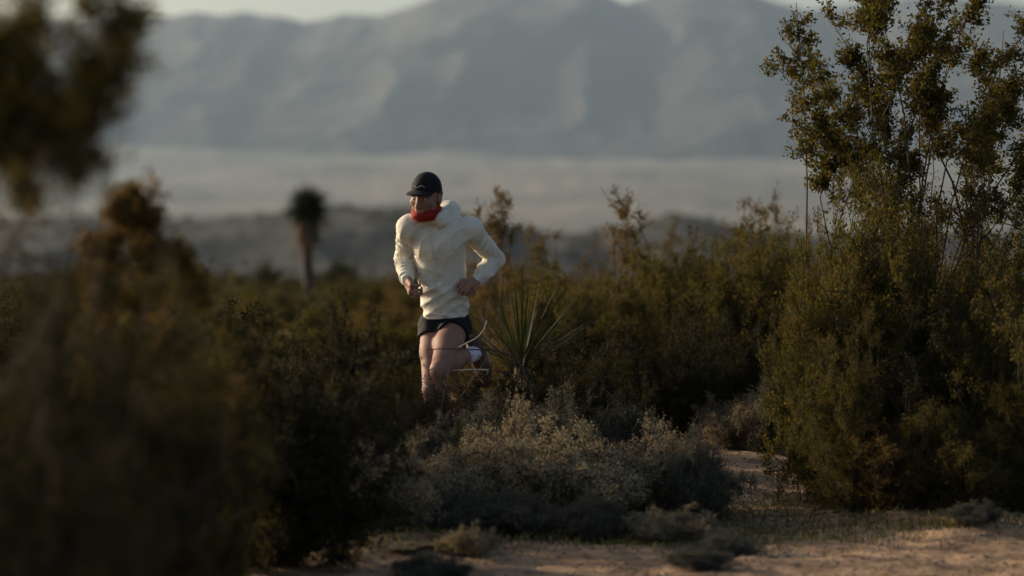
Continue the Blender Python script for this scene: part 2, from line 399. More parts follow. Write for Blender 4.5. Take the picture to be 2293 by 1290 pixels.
proto('grey', .5, name='bursage_shrub', seed=17, H=.55, Rr=.48, stems=170, leafmat='leaf_grey', nb=7, nt=6, per=9, leaf=.013, twl=.07, low=.0, lowp=.55, flat=.5, br=.28, thick=.006, jit=.009, tmin=.4)

# ------------------------------------------------------------------ left foreground
def pend(pts, px0, D, z0, rs, dy=0.25):
    """stem ends given where they show in the photo, as offsets from the plant's foot"""
    return [((p[0]-px0)/F*D, rs.uniform(-dy, dy), Z(p[1], D)-z0, p[2] if len(p) > 2 else 1.0) for p in pts]
rs0 = np.random.RandomState(5)
D = 6.6; px0 = -420; z0 = gz(X(px0, D), D)
t = shrub('creosote_bush', 31, 1.9, .15, 3, 'leaf_creosote', nb=10, nt=7, per=13, br=.06, etmin=.88, leaf=.018, twl=.07, thick=.004,
          ends=pend([(290, 20, 1.2), (300, 45), (230, -30, 1.3), (60, -40, 1.0), (110, 110, 1.3), (180, 140, 1.3), (235, 175, .9), (60, 150, 1.4), (20, 90, 1.2), (200, 235, 1.1), (240, 250, .8), (100, 230, 1.2), (170, 300, .9), (195, 320, .7), (60, 270, .8), (-60, 280, 1.0), (-40, 60, 1.4), (-20, 200, 1.5), (40, 30, .7)], px0, D, z0, rs0))
t.location = (X(px0, D), D, z0); prop(t, 'tall airy bush at the left edge, its dark sprays reaching up to the sky', 'bush', 'blurred bushes in the left foreground')

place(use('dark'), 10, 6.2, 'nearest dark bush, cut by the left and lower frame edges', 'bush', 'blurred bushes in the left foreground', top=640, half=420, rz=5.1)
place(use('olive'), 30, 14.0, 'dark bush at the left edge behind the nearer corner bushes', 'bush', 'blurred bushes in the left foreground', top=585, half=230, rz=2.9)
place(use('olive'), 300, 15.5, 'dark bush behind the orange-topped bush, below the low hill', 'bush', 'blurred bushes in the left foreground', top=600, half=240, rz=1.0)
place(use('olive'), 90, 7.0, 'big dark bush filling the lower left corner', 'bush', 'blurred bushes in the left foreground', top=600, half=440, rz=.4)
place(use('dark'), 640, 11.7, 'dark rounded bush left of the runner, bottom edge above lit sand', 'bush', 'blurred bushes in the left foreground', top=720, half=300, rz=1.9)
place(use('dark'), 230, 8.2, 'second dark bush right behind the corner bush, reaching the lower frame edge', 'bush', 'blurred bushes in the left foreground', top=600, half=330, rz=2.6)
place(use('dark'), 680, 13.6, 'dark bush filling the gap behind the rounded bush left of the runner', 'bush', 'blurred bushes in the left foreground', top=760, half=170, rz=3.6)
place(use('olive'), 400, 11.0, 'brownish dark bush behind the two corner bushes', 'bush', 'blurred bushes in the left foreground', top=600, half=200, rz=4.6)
place(use('rust'), 330, 9.6, 'bush with orange-brown sunlit top behind the dark corner bush', 'bush', 'blurred bushes in the left foreground', top=485, half=230, rz=3.4)
place(use('creo1'), 430, 10.0, 'olive bush rising between the orange-topped bush and the palm-like tree', 'bush', 'blurred bushes in the left foreground', top=560, half=170, rz=.9)
D = 8.9; px0 = 300; z0 = gz(X(px0, D), D)
t = shrub('creosote_bush', 32, 1.5, .2, 3, 'leaf_rust', nb=9, nt=7, per=20, br=.05, etmin=.8, leaf=.018, twl=.06, thick=.006,
          ends=pend([(300, 425, 1.6), (330, 440, 1.4), (280, 445, 1.6), (350, 480, 1.4), (265, 480, 1.0), (400, 540, 1.0), (220, 560, 1.0)], px0, D, z0, rs0, .08))
t.location = (X(px0, D), D, z0); prop(t, 'thin stemmed bush whose brown tuft pokes above the left bushes', 'bush', 'blurred bushes in the left foreground')

# ------------------------------------------------------------------ right side
D = 15.0; px0 = 2060; z0 = gz(X(px0, D), D)
t = shrub('creosote_bush', 41, 2.0, .5, 4, 'leaf_creosote', nb=11, nt=8, per=17, br=.10, etmin=.72, leaf=.023, twl=.09, thick=.0035,
          ends=pend([(1770, 15, 1.0), (1760, 70, .8), (1740, 125, .7), (1790, 150, .8), (1830, 200, 1.2), (1810, 250, 1.2), (1830, 290, 1.3), (1860, 25, 1.2), (1930, -10), (1990, 20, 1.3), (2040, 60, 1.5), (2060, 120, 1.2), (1990, 150, .9), (1970, 200), (2140, 40), (2200, -20, 1.3), (2200, 110, 1.2), (2270, 60, 1.2), (2160, 170, 1.2), (2280, 170), (2100, 250, .9), (2240, 250, 1.1), (1960, 270, .9), (2030, 310), (2170, 310), (1900, 350, 1.3), (2280, 330, 1.2), (1880, 190, .4), (2330, 20), (2350, 140), (2350, 260), (2100, -60), (1950, -70), (2250, -90)], px0, D, z0, rs0, .4))
t.location = (X(px0, D), D, z0); prop(t, 'tallest airy bush at the right edge, mountains showing through its sprays', 'bush', 'bushes on the right side')
for a in [('mix', 1960, 14.3, 370, 190, .3, 'dense olive bush under the airy sprays on the right, its left side facing the runner'),
          ('creo1', 2190, 14.7, 370, 260, 1.2, 'dense olive bush at the right, between the runner-side bush and the frame edge'),
          ('rust', 2060, 14.5, 400, 200, 2.6, 'brown-flecked bush in the heart of the right-hand thicket'),
          ('creo2', 2290, 13.7, 480, 230, 2.0, 'olive-brown bush at the right frame edge above the sand'),
          ('creo1', 1910, 13.7, 700, 130, 2.9, 'lower olive bush standing at the front of the right-hand thicket'),
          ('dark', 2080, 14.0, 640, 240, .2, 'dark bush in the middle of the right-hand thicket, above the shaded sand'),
          ('rust', 1990, 13.6, 860, 150, 4.1, 'low brown-tipped bush at the foot of the right-hand thicket'),
          ('creo2', 2200, 13.4, 800, 170, 3.3, 'low olive bush near the right edge, standing on the sand'),
          ('creo1', 1835, 16.5, 560, 110, 5.0, 'olive bush filling the left flank of the right-hand thicket'),
          ('creo2', 1845, 14.7, 400, 120, 1.6, 'olive bush below the leftmost sprays on the right'),
          ('mix', 2400, 15.6, 380, 260, 4.0, 'tall dense bush cut by the right frame edge')]:
    place(use(a[0]), a[1], a[2], a[6], 'bush', 'bushes on the right side', top=a[3], half=a[4], rz=a[5])

# ------------------------------------------------------------------ middle row behind the runner
for a in [('mix', 1240, 19.0, 600, 150, .3, 'olive bush just right of the runner, behind the spiky yucca'),
          ('creo2', 1410, 19.6, 540, 130, 1.2, 'olive bush standing below the wispy branch tips in the middle row'),
          ('rust', 1330, 22.5, 520, 110, 2.2, 'rust-tinted bush in the middle row, second right of the runner'),
          ('mix', 1560, 20.4, 520, 150, 3.0, 'broad olive bush under the distant dark hill top'),
          ('mix', 1710, 18.9, 480, 130, 4.1, 'tall olive bush joining the middle row to the right-hand thicket'),
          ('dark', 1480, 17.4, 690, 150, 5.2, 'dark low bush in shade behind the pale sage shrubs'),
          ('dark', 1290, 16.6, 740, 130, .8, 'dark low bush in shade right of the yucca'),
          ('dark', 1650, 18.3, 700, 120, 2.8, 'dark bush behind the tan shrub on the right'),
          ('creo1', 1500, 27.0, 500, 110, 1.6, 'far olive bush against the hill in the middle row'),
          ('rust', 1160, 26.0, 520, 100, .5, 'rust-tinted bush directly behind the runner\'s raised elbow'),
          ('rust', 1640, 25.0, 500, 90, 3.6, 'rust-tinted far bush left of the right-hand thicket'),
          ('creo2', 1780, 22.0, 440, 110, 5.4, 'far olive bush showing at the left flank of the right-hand thicket'),
          ('rust', 1080, 17.2, 730, 150, 2.3, 'rust-tinted bush between the runner and the yucca, behind both'),
          ('creo1', 1020, 24.0, 640, 120, 4.6, 'olive bush hidden behind the runner\'s shorts'),
          ]:
    place(use(a[0]), a[1], a[2], a[6], 'bush', 'bushes in the middle row right of the runner', top=a[3], half=a[4], rz=a[5])
for (sd_, px0, D, ends, lm, lab) in [
    (51, 1110, 21.5, [(1085, 450, 1.6), (1110, 440, 1.6), (1070, 470, 1.2), (1130, 460, 1), (1100, 480, 1.2), (1150, 500), (1080, 520), (1120, 560), (1090, 600)], 'leaf_rust', 'slim bush with a yellow-brown tuft beside the runner\'s shoulder'),
    (52, 1400, 20.6, [(1345, 418, 1), (1375, 415, .9), (1380, 440, .7), (1405, 455, 1), (1430, 450, .6), (1450, 475, .6), (1390, 480, 1), (1370, 500, .9), (1420, 520, .9), (1400, 560), (1440, 580)], 'leaf_rust', 'wispy bush whose bare branch tips stand against the pale valley'),
    (53, 1690, 21.0, [(1680, 440, .5), (1700, 437, .4), (1670, 465, .7), (1700, 480, .9), (1730, 470, 1), (1660, 500), (1720, 520), (1690, 560)], 'leaf_rust', 'slim bush with small brown tips left of the right-hand thicket'),
    (54, 1200, 23.0, [(1195, 515, 1.2), (1180, 530, 1), (1215, 530, 1), (1240, 522, .6), (1200, 570), (1180, 600)], 'leaf_creosote', 'small pointed bush top right of the yellow-brown tuft')]:
    z0 = gz(X(px0, D), D)
    t = shrub('creosote_bush', sd_, 1.5, .3, 5, lm, nb=8, nt=6, per=9, br=.10, leaf=.018, twl=.07, thick=.006, ends=pend(ends, px0, D, z0, rs0, .12))
    t.location = (X(px0, D), D, z0); prop(t, lab, 'bush', 'bushes in the middle row right of the runner')

# left of the runner, behind the dark bushes
for a in [('creo1', 560, 24.0, 640, 100, 1.1, 'olive bush left of the palm-like tree foot'),
          ('dark', 790, 17.5, 650, 80, 2.1, 'dark narrow bush between the palm-like tree and the runner'),
          ('rust', 880, 26.0, 620, 90, 3.2, 'brownish bush just left of the runner\'s fist'),
          ('creo2', 720, 30.0, 650, 90, 4.4, 'olive bush at the foot of the palm-like tree'),
          ('dark', 870, 15.6, 800, 90, 4.4, 'dark low bush left of the runner\'s legs'),
          ('mix', 600, 19.0, 700, 150, 5.0, 'broad olive bush in front of the palm-like tree foot, left'),
          ('mix', 900, 21.0, 700, 110, 2.5, 'broad low olive bush behind the runner\'s fist side'),
          ('creo2', 480, 30.0, 610, 120, 3.4, 'far olive bush behind the left foreground bushes'),
          ('mix', 820, 36.0, 620, 90, 1.5, 'far olive bush between the palm-like tree and the runner'),
          ('creo1', 930, 33.0, 610, 80, 5.5, 'far small olive bush behind the runner\'s forearm'),
          ('creo2', 640, 38.0, 630, 60, .5, 'far small bush just left of the palm-like trunk')]:
    place(use(a[0]), a[1], a[2], a[6], 'bush', 'bushes behind, left of the runner', top=a[3], half=a[4], rz=a[5])

# ------------------------------------------------------------------ low pale shrubs in front of the runner
for a in [('sage2', 860, 12.9, 975, 130, .3, 'tan rounded sage shrub at the left end of the pale row'),
          ('grey', 985, 13.9, 925, 110, 1.4, 'grey shrub hiding the runner\'s feet'),
          ('sage', 1090, 13.5, 965, 160, 2.2, 'pale sage shrub below the yucca'),
          ('sage', 1280, 13.4, 935, 190, 3.4, 'largest pale sage shrub, sunlit on its left shoulder'),
          ('sage2', 1470, 13.8, 935, 145, 4.7, 'pale sage shrub right of the largest one'),
          ('grey', 1560, 13.6, 955, 90, 5.5, 'dull grey shrub at the right end of the pale row'),
          ('sage', 1705, 16.9, 845, 90, .9, 'tan feathery shrub above the small sandy gap'),
          ('sage2', 1625, 17.0, 880, 70, 2.9, 'small tan shrub left of the feathery one'),
          ('olive', 945, 14.7, 850, 90, 2.4, 'dark bush hiding the runner\'s standing foot'),
          ('olive', 1190, 15.2, 800, 120, 5.6, 'dark bush in front of the yucca trunk, above the pale shrubs'),
          ('grey', 1180, 15.8, 860, 110, 3.9, 'grey shrub behind the pale row, right of the yucca'),
          ('grey', 1380, 15.7, 880, 110, 4.2, 'grey shrub behind the largest pale sage shrub'),
          ('sage2', 1165, 13.85, 885, 130, 4.9, 'greyish-tan shrub standing right in front of the yucca trunk'),
          ('grey', 1235, 13.9, 870, 110, 1.9, 'grey-green shrub hiding the foot of the spiky yucca'),
          ('grey', 1090, 14.1, 880, 90, .7, 'grey-green shrub between the runner\'s shins and the yucca'),
          ('grey', 1130, 12.9, 1090, 130, .2, 'low dark grey clump at the foot of the pale row'),
          ('grey', 1330, 12.8, 1100, 90, 5.2, 'low grey clump under the largest sage shrub'),
          ('grey', 980, 13.1, 1075, 110, 2.2, 'low grey clump at the left foot of the pale row'),
          ('sage2', 900, 12.2, 1215, 70, 3.3, 'small tan tuft on the near sand, left'),
          ('sage2', 1050, 12.1, 1170, 60, 1.3, 'small straw-coloured tuft on the sand below the pale row'),
          ('grey', 1620, 12.2, 1185, 80, 2.7, 'flat dark clump in the middle of the near sand'),
          ('grey', 1575, 11.5, 1228, 75, 4.4, 'dark clump nearest the camera, added to deepen the shadow band on the bare sand'),  # added clump, deepens the shadow band across the near sand
          ('grey', 960, 11.4, 1240, 90, 1.1, 'flat dark clump added in place of shadow on the sand at the bottom, left of centre'),  # added as well, stands in for the shade along the bottom
          ('sage2', 1500, 12.7, 1130, 90, .4, 'low straw tuft on the green strip'),
          ('sage', 780, 13.6, 960, 100, 2.0, 'leftmost pale shrub, half hidden by the dark bushes'),
          ('grey', 2180, 12.9, 1120, 60, 1.3, 'small grey clump on the sand at the right')]:
    place(use(a[0]), a[1], a[2], a[6], 'shrub', 'low pale shrubs in front of the runner', top=a[3], half=a[4], rz=a[5])

# ------------------------------------------------------------------ yucca beside the runner, joshua tree, smaller ones
D = 16.0
y = yucca('yucca', 61, .60, .66, 70, 'spiky dark green yucca with long radiating leaves at the runner\'s side', 'yucca', wid=.0085, skirt=25, trunk_r=.05, lo=.42)
y.location = (X(1172, D), D, gz(X(1172, D), D))
D = 51.0
z0 = gz(X(690, D), D)
j = yucca('joshua_tree', 62, Z(466, D)-z0, .47, 520, 'palm-like tree with one round leafy head on a shaggy trunk', 'tree', headr=.12, wid=.03, skirt=300, skirt_h=.55, trunk_r=.10, lo=-.7)
j.location = (X(690, D), D, z0)
for (px, D, top, L, sd_, lab) in [(602, 130, 590, .9, 63, 'small far tree left of the palm-like tree, on the valley side'),
                          (765, 95, 585, .75, 64, 'small far tree right of the palm-like tree'),
                          (590, 150, 615, 1.0, 65, 'second small far tree lower on the valley side'),
                          (745, 118, 610, .6, 66, 'low far tree touching the palm-like trunk on its right')]:
    z0 = gz(X(px, D), D)
    j = yucca('joshua_tree', sd_, max(.4, Z(top, D)-z0-L*.8), L, 160, lab, 'tree', headr=.3, wid=.09, skirt=60, skirt_h=1, trunk_r=.18, lo=-.6)
    j.location = (X(px, D), D, z0)

# dry branches crossing the runner's legs
def pt(px, py, D): return np.array([X(px, D), D, Z(py, D)])
def twig(name, pts, r0, r1, mat, label, more=(), tip=None):
    root = empty(name); o = np.array([pts[0][0], pts[0][1], gz(pts[0][0], pts[0][1])]); root.location = o
    P = [o-o] + [p-o for p in pts[1:]]
    # smooth through the points
    P = np.array(P); t = np.arange(len(P)); tt = np.linspace(0, len(P)-1, 8*len(P))
    def sm(P_):
        t_ = np.arange(len(P_)); tt_ = np.linspace(0, len(P_)-1, 7*len(P_)); Pq = np.stack([np.interp(tt_, t_, P_[:, k]) for k in range(3)], 1)
        for _ in range(4): Pq[1:-1] = (Pq[:-2]+2*Pq[1:-1]+Pq[2:])/4
        return Pq
    tb = Tubes(6); tb.add(sm(P), r0, r1)
    for m in more: tb.add(sm(np.array([q-o for q in m])), r1*1.3, r1*.7)
    tb.build('stem', M[mat], root)
    if tip:
        t2 = Tubes(6); t2.add(sm(np.array([q-o for q in tip])), .0038, .0018); t2.build('bleached_tip', M['bark_pale'], root)
    return prop(root, label, 'branch', 'dry stems in front of the runner')
D = 14.4
b = gz(X(1000, D), D)
twig('dry_branch', [pt(975, 1100, D), pt(985, 940, D), pt(1000, 850, D), pt(1016, 795, D), pt(1034, 773, D)], .0025, .0018, 'bark', 'pale curved dry stem hooking upward beside the runner\'s shoe', tip=[pt(1028, 778, D), pt(1040, 771, D), pt(1068, 757, D), pt(1084, 738, D), pt(1090, 718, D)])
twig('dry_branch', [pt(1215, 1100, D+.3), pt(1200, 900, D+.2), pt(1165, 805, D+.1), pt(1110, 784, D), pt(1040, 783, D), pt(990, 781, D), pt(955, 784, D)], .006, .0022, 'bark', 'thin brown dry stem lying across the runner\'s thighs')
twig('dry_branch', [pt(1225, 1100, D+.3), pt(1215, 930, D+.2), pt(1180, 850, D), pt(1130, 832, D-.1), pt(1090, 829, D-.1)], .004, .0025, 'bark', 'thin pale dry stem crossing below the runner\'s knees', tip=[pt(1094, 829, D-.1), pt(1060, 828, D-.1), pt(1012, 830, D-.1)])
t = shrub('dry_shrub', 71, .62, .3, 70, 'leaf_dark', barkmat='bark', nb=7, nt=6, per=4, leaf=.012, br=.3, thick=.005)
place(t, 1010, 14.6, 'dark twiggy shrub hiding the runner\'s shins', 'shrub', top=812, half=130)

# ------------------------------------------------------------------ ground cover and gravel (uncountable)
rs = np.random.RandomState(91)
def patch(n, cx, cy, sx, sy): return np.stack([rs.normal(cx, sx, n), rs.normal(cy, sy, n)], 1)
G = Blades()
pts = np.concatenate([patch(1500, X(1560, 13), 13.0, .6, .35), patch(500, X(1400, 12.6), 12.7, .5, .12), patch(900, X(1750, 14), 13.9, .3, .5), patch(700, X(2080, 13), 12.95, .4, .12),
                      patch(600, X(1000, 12.6), 12.7, .5, .2), patch(500, 0, 17, 2.5, 2), patch(500, X(800, 12), 12.4, .4, .25)])
zz = ground_z(pts[:, 0], pts[:, 1])
for (x, y_), z in zip(pts, zz):
    a = rs.uniform(0, 2*math.pi); d = np.array([math.cos(a)*.6, math.sin(a)*.6, 1.0])
    G.add(np.array([x, y_, z-.005]), d, rs.uniform(.03, .10), .005, rs, sag=.35, n=3)
prop(G.build('grass', M['leaf_grass'], None), 'short green and straw grass on the sand', kind='stuff')

n = 16000
cx = rs.normal(size=(60, 2))*np.array([1.3, .8])+np.array([.5, 13.4]); w_ = rs.randint(0, 60, n)
P = cx[w_]+rs.normal(size=(n, 2))*np.array([.30, .22]); P[:5000] = np.stack([rs.uniform(-2.5, 2.8, 5000), rs.uniform(10.8, 17, 5000)], 1)
dv = rs.normal(size=(n, 3)); dv[:, 2] *= .15
V, Q = leaf_quads(np.stack([P[:, 0], P[:, 1], ground_z(P[:, 0], P[:, 1])+.006], 1), .022, rs, .25, dirs=dv*2)
prop(mesh_np('leaf_litter', V, Q, M['litter']), 'dry leaf litter and twig scraps on the sand', kind='stuff')
def stones(n, lo, hi):
    Y = rs.uniform(10.5, 22, n); Xs = rs.uniform(-1, 1, n)*(Y*.22); s = np.exp(rs.uniform(math.log(lo), math.log(hi), n))
    base = np.array([[1, 0, 0], [0, 1, 0], [-1, 0, 0], [0, -1, 0], [.6, .6, .7], [-.6, .6, .7], [-.6, -.6, .7], [.6, -.6, .7]], float)
    q = np.array([[0, 1, 5, 4], [1, 2, 6, 5], [2, 3, 7, 6], [3, 0, 4, 7], [4, 5, 6, 7]])
    V = base[None]*s[:, None, None]*rs.uniform(.6, 1.2, (n, 8, 3)); V += np.stack([Xs, Y, ground_z(Xs, Y)-s*.2], 1)[:, None, :]
    Q = q[None]+8*np.arange(n)[:, None, None]
    return V.reshape(-1, 3), Q.reshape(-1, 4)
V, Q = stones(4000, .003, .016)
prop(mesh_np('gravel', V, Q, M['stone']), 'scattered gravel on the sand', kind='stuff')

# low scrub over the falling ground and the hill
n = 8000
Y = 36*np.exp(rs.rand(n)*math.log(900/36)); Xs = rs.uniform(-1, 1, n)*Y*.22
deps = bpy.context.evaluated_depsgraph_get(); hillo = bpy.data.objects['hill']
Zs = ground_z(Xs, Y)
hv = np.zeros(len(hillo.data.vertices)*3, np.float32); hillo.data.vertices.foreach_get('co', hv); hv = hv.reshape(90, 220, 3)
ui = (Xs/620*F+1146.5+900)/4100*219; vi = (Y-360)/520*89
ok = (vi >= 0) & (vi < 89) & (ui >= 0) & (ui < 219)
ii = np.clip(vi.astype(int), 0, 88); jj = np.clip(ui.astype(int), 0, 218)
hz = hv[ii, jj, 2]
Zs = np.where(ok, np.maximum(Zs, hz), Zs)
S = rs.uniform(.35, 1.1, n)*(1+Y/700)
m = 56
off = rs.normal(size=(n, m, 3))*np.array([.38, .38, .26]); off[:, :, 2] = np.abs(off[:, :, 2])
P = np.stack([Xs, Y, Zs], 1)[:, None, :]+off*S[:, None, None]
V, Q = leaf_quads(P.reshape(-1, 3), 1.0, rs, .6)
c = P.reshape(-1, 1, 3); sc = np.repeat(np.clip(Y*.0016, .05, .45), m)[:, None, None]
V = (V.reshape(-1, 4, 3)-c)*sc + c
prop(mesh_np('scrub', V.reshape(-1, 3), Q, M['leaf_dark']), 'low dark scrub dotted over the far slopes', kind='stuff')

# ------------------------------------------------------------------ runner
def surface_nets(vol, org, h):
    s = vol < 0
    nx, ny, nz = vol.shape
    cnt = np.zeros((nx-1, ny-1, nz-1), np.float32); acc = np.zeros((nx-1, ny-1, nz-1, 3), np.float32)
    def sl(a, di, dj, dk): return a[di:di+nx-1, dj:dj+ny-1, dk:dk+nz-1]
    for ax in range(3):
        for a in (0, 1):
            for b in (0, 1):
                o0 = [a, b]; o0.insert(ax, 0); o1 = [a, b]; o1.insert(ax, 1)
                v0 = sl(vol, *o0); v1 = sl(vol, *o1); m = (v0 < 0) != (v1 < 0)
                t = np.where(m, v0/(v0-v1+1e-12*(~m)+0), 0)
                cnt += m
                for k in range(3):
                    acc[..., k] += m*((o0[k]) + (t if k == ax else 0))
    act = cnt > 0
    idx = -np.ones(act.shape, np.int64); idx[act] = np.arange(act.sum())
    I = np.argwhere(act)
    V = (I + acc[act]/cnt[act][:, None])*h + org
    Qs = []
    for ax in range(3):
        d1 = [0, 0, 0]; d1[ax] = 1
        A = s[:nx-d1[0], :ny-d1[1], :nz-d1[2]]; B = s[d1[0]:, d1[1]:, d1[2]:]
        E = np.argwhere(A != B)
        u, w = [k for k in range(3) if k != ax]
        ok = (E[:, u] > 0) & (E[:, w] > 0) & (E[:, u] < vol.shape[u]-1) & (E[:, w] < vol.shape[w]-1)
        E = E[ok]
        def cell(du, dw):
            c = E.copy(); c[:, u] += du; c[:, w] += dw
            return idx[c[:, 0], c[:, 1], c[:, 2]]
        q = np.stack([cell(-1, -1), cell(0, -1), cell(0, 0), cell(-1, 0)], 1)
        flip = ~A[E[:, 0], E[:, 1], E[:, 2]]
        if ax == 1: flip = ~flip
        q[flip] = q[flip][:, ::-1]
        Qs.append(q)
    Q = np.concatenate(Qs); Q = Q[(Q >= 0).all(1)]
    return V, Q

class Field:
    def __init__(s, lo, hi, h):
        s.h = h; s.lo = np.array(lo, float); n = np.ceil((np.array(hi)-s.lo)/h).astype(int)+1
        s.ax = [s.lo[k]+h*np.arange(n[k]) for k in range(3)]
        s.v = np.full(tuple(n), 0.5, np.float32)
    def box(s, lo, hi, pad):
        sl = []
        for k in range(3):
            a = max(0, int((lo[k]-pad-s.lo[k])/s.h)); b = min(s.v.shape[k], int((hi[k]+pad-s.lo[k])/s.h)+2)
            sl.append(slice(a, b))
        sl = tuple(sl)
        G = np.meshgrid(*[s.ax[k][sl[k]] for k in range(3)], indexing='ij')
        return sl, np.stack(G, -1)
    def smin(s, sl, d, k):
        a = s.v[sl]; hh = np.clip(.5+.5*(a-d)/k, 0, 1)
        s.v[sl] = a*(1-hh)+d*hh - k*hh*(1-hh)
    def cone(s, p0, r0, p1, r1, k=.02, flat=None):
        """tapered limb; flat=(axis vector, factor) squeezes it along one direction"""
        p0 = np.array(p0, float); p1 = np.array(p1, float); rm = max(r0, r1)
        sl, G = s.box(np.minimum(p0, p1), np.maximum(p0, p1), rm*1.6+.06)
        if G.size == 0: return
        d = p1-p0; t = np.clip(((G-p0)@d)/(d@d+1e-12), 0, 1)
        off = G-(p0+t[..., None]*d)
        if flat is not None:
            ax = np.array(flat[0], float); ax /= np.linalg.norm(ax); f = flat[1]
            c = off@ax; off = off + (c*(1/f-1))[..., None]*ax
        s.smin(sl, (np.linalg.norm(off, axis=-1)-(r0+(r1-r0)*t)).astype(np.float32), k)
    def ell(s, c, r, k=.02, rot=None):
        c = np.array(c, float); r = np.array(r, float)
        sl, G = s.box(c-r.max(), c+r.max(), .07)
        if G.size == 0: return
        q = G-c
        if rot is not None: q = q@rot
        s.smin(sl, ((np.linalg.norm(q/r, axis=-1)-1)*r.min()).astype(np.float32), k)
    def noise(s, amp, freq, seed, n=7):
        r = np.random.RandomState(seed); G = np.meshgrid(*[a.astype(np.float32) for a in s.ax], indexing='ij')
        acc = 0; w = 0
        for i in range(n):
            d = r.normal(size=3); d /= np.linalg.norm(d); f = freq*r.uniform(.6, 1.9); d = d*np.array([.7, .8, 1.3])
            ph = r.uniform(0, 6.28); a = 1/(f/freq)
            wv = 1.3*np.sin(G[0]*9*r.uniform(.5, 1.2)+G[2]*7+r.uniform(0, 6))
            acc = acc + a*(1-2*np.abs(np.sin((G[0]*d[0]+G[1]*d[1]+G[2]*d[2])*f+ph+wv))); w += a
        s.v += (-amp*(acc/w*2+.55)).astype(np.float32)
    def wrinkle(s, p0, p1, rad, amp, n, seed, wob=1.4):
        """uneven cloth creases that run round the line p0-p1"""
        r = np.random.RandomState(seed); p0 = np.array(p0, float); p1 = np.array(p1, float)
        sl, G = s.box(np.minimum(p0, p1), np.maximum(p0, p1), rad)
        d = p1-p0; L = np.linalg.norm(d); u = d/L; q = G-p0; t = (q@u)/L; off = q-(t*L)[..., None]*u
        dist = np.linalg.norm(off, axis=-1)
        e1 = np.cross(u, [0, 1, .2]); e1 /= np.linalg.norm(e1); e2 = np.cross(u, e1); an = np.arctan2(off@e2, off@e1)
        ph = 2*math.pi*n*t + wob*np.sin(an+r.uniform(0, 6)) + .8*wob*np.sin(2*an+t*5+r.uniform(0, 6)) + 1.5*np.sin(t*7+r.uniform(0, 6))
        w = (1-sstep(rad*.8, rad, dist))*sstep(-.12, .1, t)*(1-sstep(.9, 1.12, t))*(.55+.45*np.sin(an*1+t*9+r.uniform(0, 6)))
        s.v[sl] -= (amp*w*(1-2*np.abs(np.sin(ph/2))**.7+.3)).astype(np.float32)
    def cut(s, p, nrm):      # keep the side the normal points away from
        p = np.array(p, float); nrm = np.array(nrm, float); nrm /= np.linalg.norm(nrm)
        G = np.meshgrid(*[a.astype(np.float32) for a in s.ax], indexing='ij')
        d = (G[0]-p[0])*nrm[0]+(G[1]-p[1])*nrm[1]+(G[2]-p[2])*nrm[2]
        s.v = np.maximum(s.v, d.astype(np.float32))
    def build(s, name, mat, parent, post=None):
        V, Q = surface_nets(s.v, s.lo, s.h)
        if post is not None: V = post(V)
        return mesh_np(name, V, Q, mat, parent, True)

RD = 15.35; RPX = 990
runner = empty('person', (X(RPX, RD), RD, gz(X(RPX, RD), RD)-0.0))
prop(runner, 'running person in cream jacket, black shorts, black cap and red neck gaiter', 'person')
def lp(px, py, y=0.0): return np.array([(px-RPX)/415.0, y, (1076-py)/415.0])
J = dict(
    pelvis=lp(1000, 712, .03), chest=lp(985, 545, -.08), neck0=lp(975, 487, -.13), neck1=lp(962, 462, -.17),
    shR=lp(920, 500, -.12), elR=lp(904, 572, .07), wrR=lp(914, 616, -.13), haR=lp(924, 628, -.19),
    shL=lp(1054, 506, -.10), elL=lp(1110, 574, .07), wrL=lp(1068, 618, -.10), haL=lp(1048, 624, -.155),
    hipR=lp(974, 722, .03), knR=lp(968, 862, -.16), anR=lp(990, 1034, -.03),
    hipL=lp(1018, 722, .01), knL=lp(987, 812, -.31), anL=lp(1062, 783, .03))
# head frame: turned to the viewer's left and tipped down
hc = lp(956, 434, -.20)
yaw, pitch, rollh = R(-22), R(11), R(4)
Rh = np.array(Euler((pitch, rollh, yaw), 'XYZ').to_matrix())   # local: face looks along -Y, Z up
def H(x, y_, z): return hc + Rh@np.array([x, y_, z])

def hand(f, wr, ha, side, fwd, palmn, k=.008, curl=1.0):
    """loosely closed hand: palm, four bent fingers of unequal length and a thumb along the side"""
    fwd = np.array(fwd, float); fwd /= np.linalg.norm(fwd); pn = np.array(palmn, float); pn -= fwd*(pn@fwd); pn /= np.linalg.norm(pn)
    sd = np.cross(fwd, pn)*side
    f.cone(wr, .026, wr+fwd*.025, .027, .015, flat=(pn, .75))
    kn0 = wr+fwd*.085
    f.cone(wr+fwd*.03-sd*.012, .022, kn0-sd*.022, .017, .012, flat=(pn, .8)); f.cone(wr+fwd*.03+sd*.012, .022, kn0+sd*.024, .017, .012, flat=(pn, .8))
    for i, (o, L) in enumerate([(-.032, .86), (-.011, 1.0), (.011, .95), (.032, .78)]):
        a = kn0+sd*o*1.05 - fwd*(abs(o)*.25); r = .0095-.0006*i
        d1 = fwd*.75+pn*.65; d2 = -fwd*.15+pn*1.0; d3 = -fwd*.9+pn*.25
        b = a+d1/np.linalg.norm(d1)*.043*L; c = b+d2/np.linalg.norm(d2)*.027*L*curl; e = c+d3/np.linalg.norm(d3)*.022*L
        f.cone(a, r*1.12, b, r, .005); f.cone(b, r, c, r*.95, .004); f.cone(c, r*.95, e, r*.82, .004)
    t0 = wr+fwd*.025-sd*.026; t1 = t0+fwd*.035-sd*.018+pn*.02; t2 = t1+fwd*.032+sd*.008+pn*.018; t3 = t2+fwd*.012+sd*.022+pn*.010
    f.cone(t0, .015, t1, .0125, .01); f.cone(t1, .0122, t2, .011, .005); f.cone(t2, .0108, t3, .009, .004)

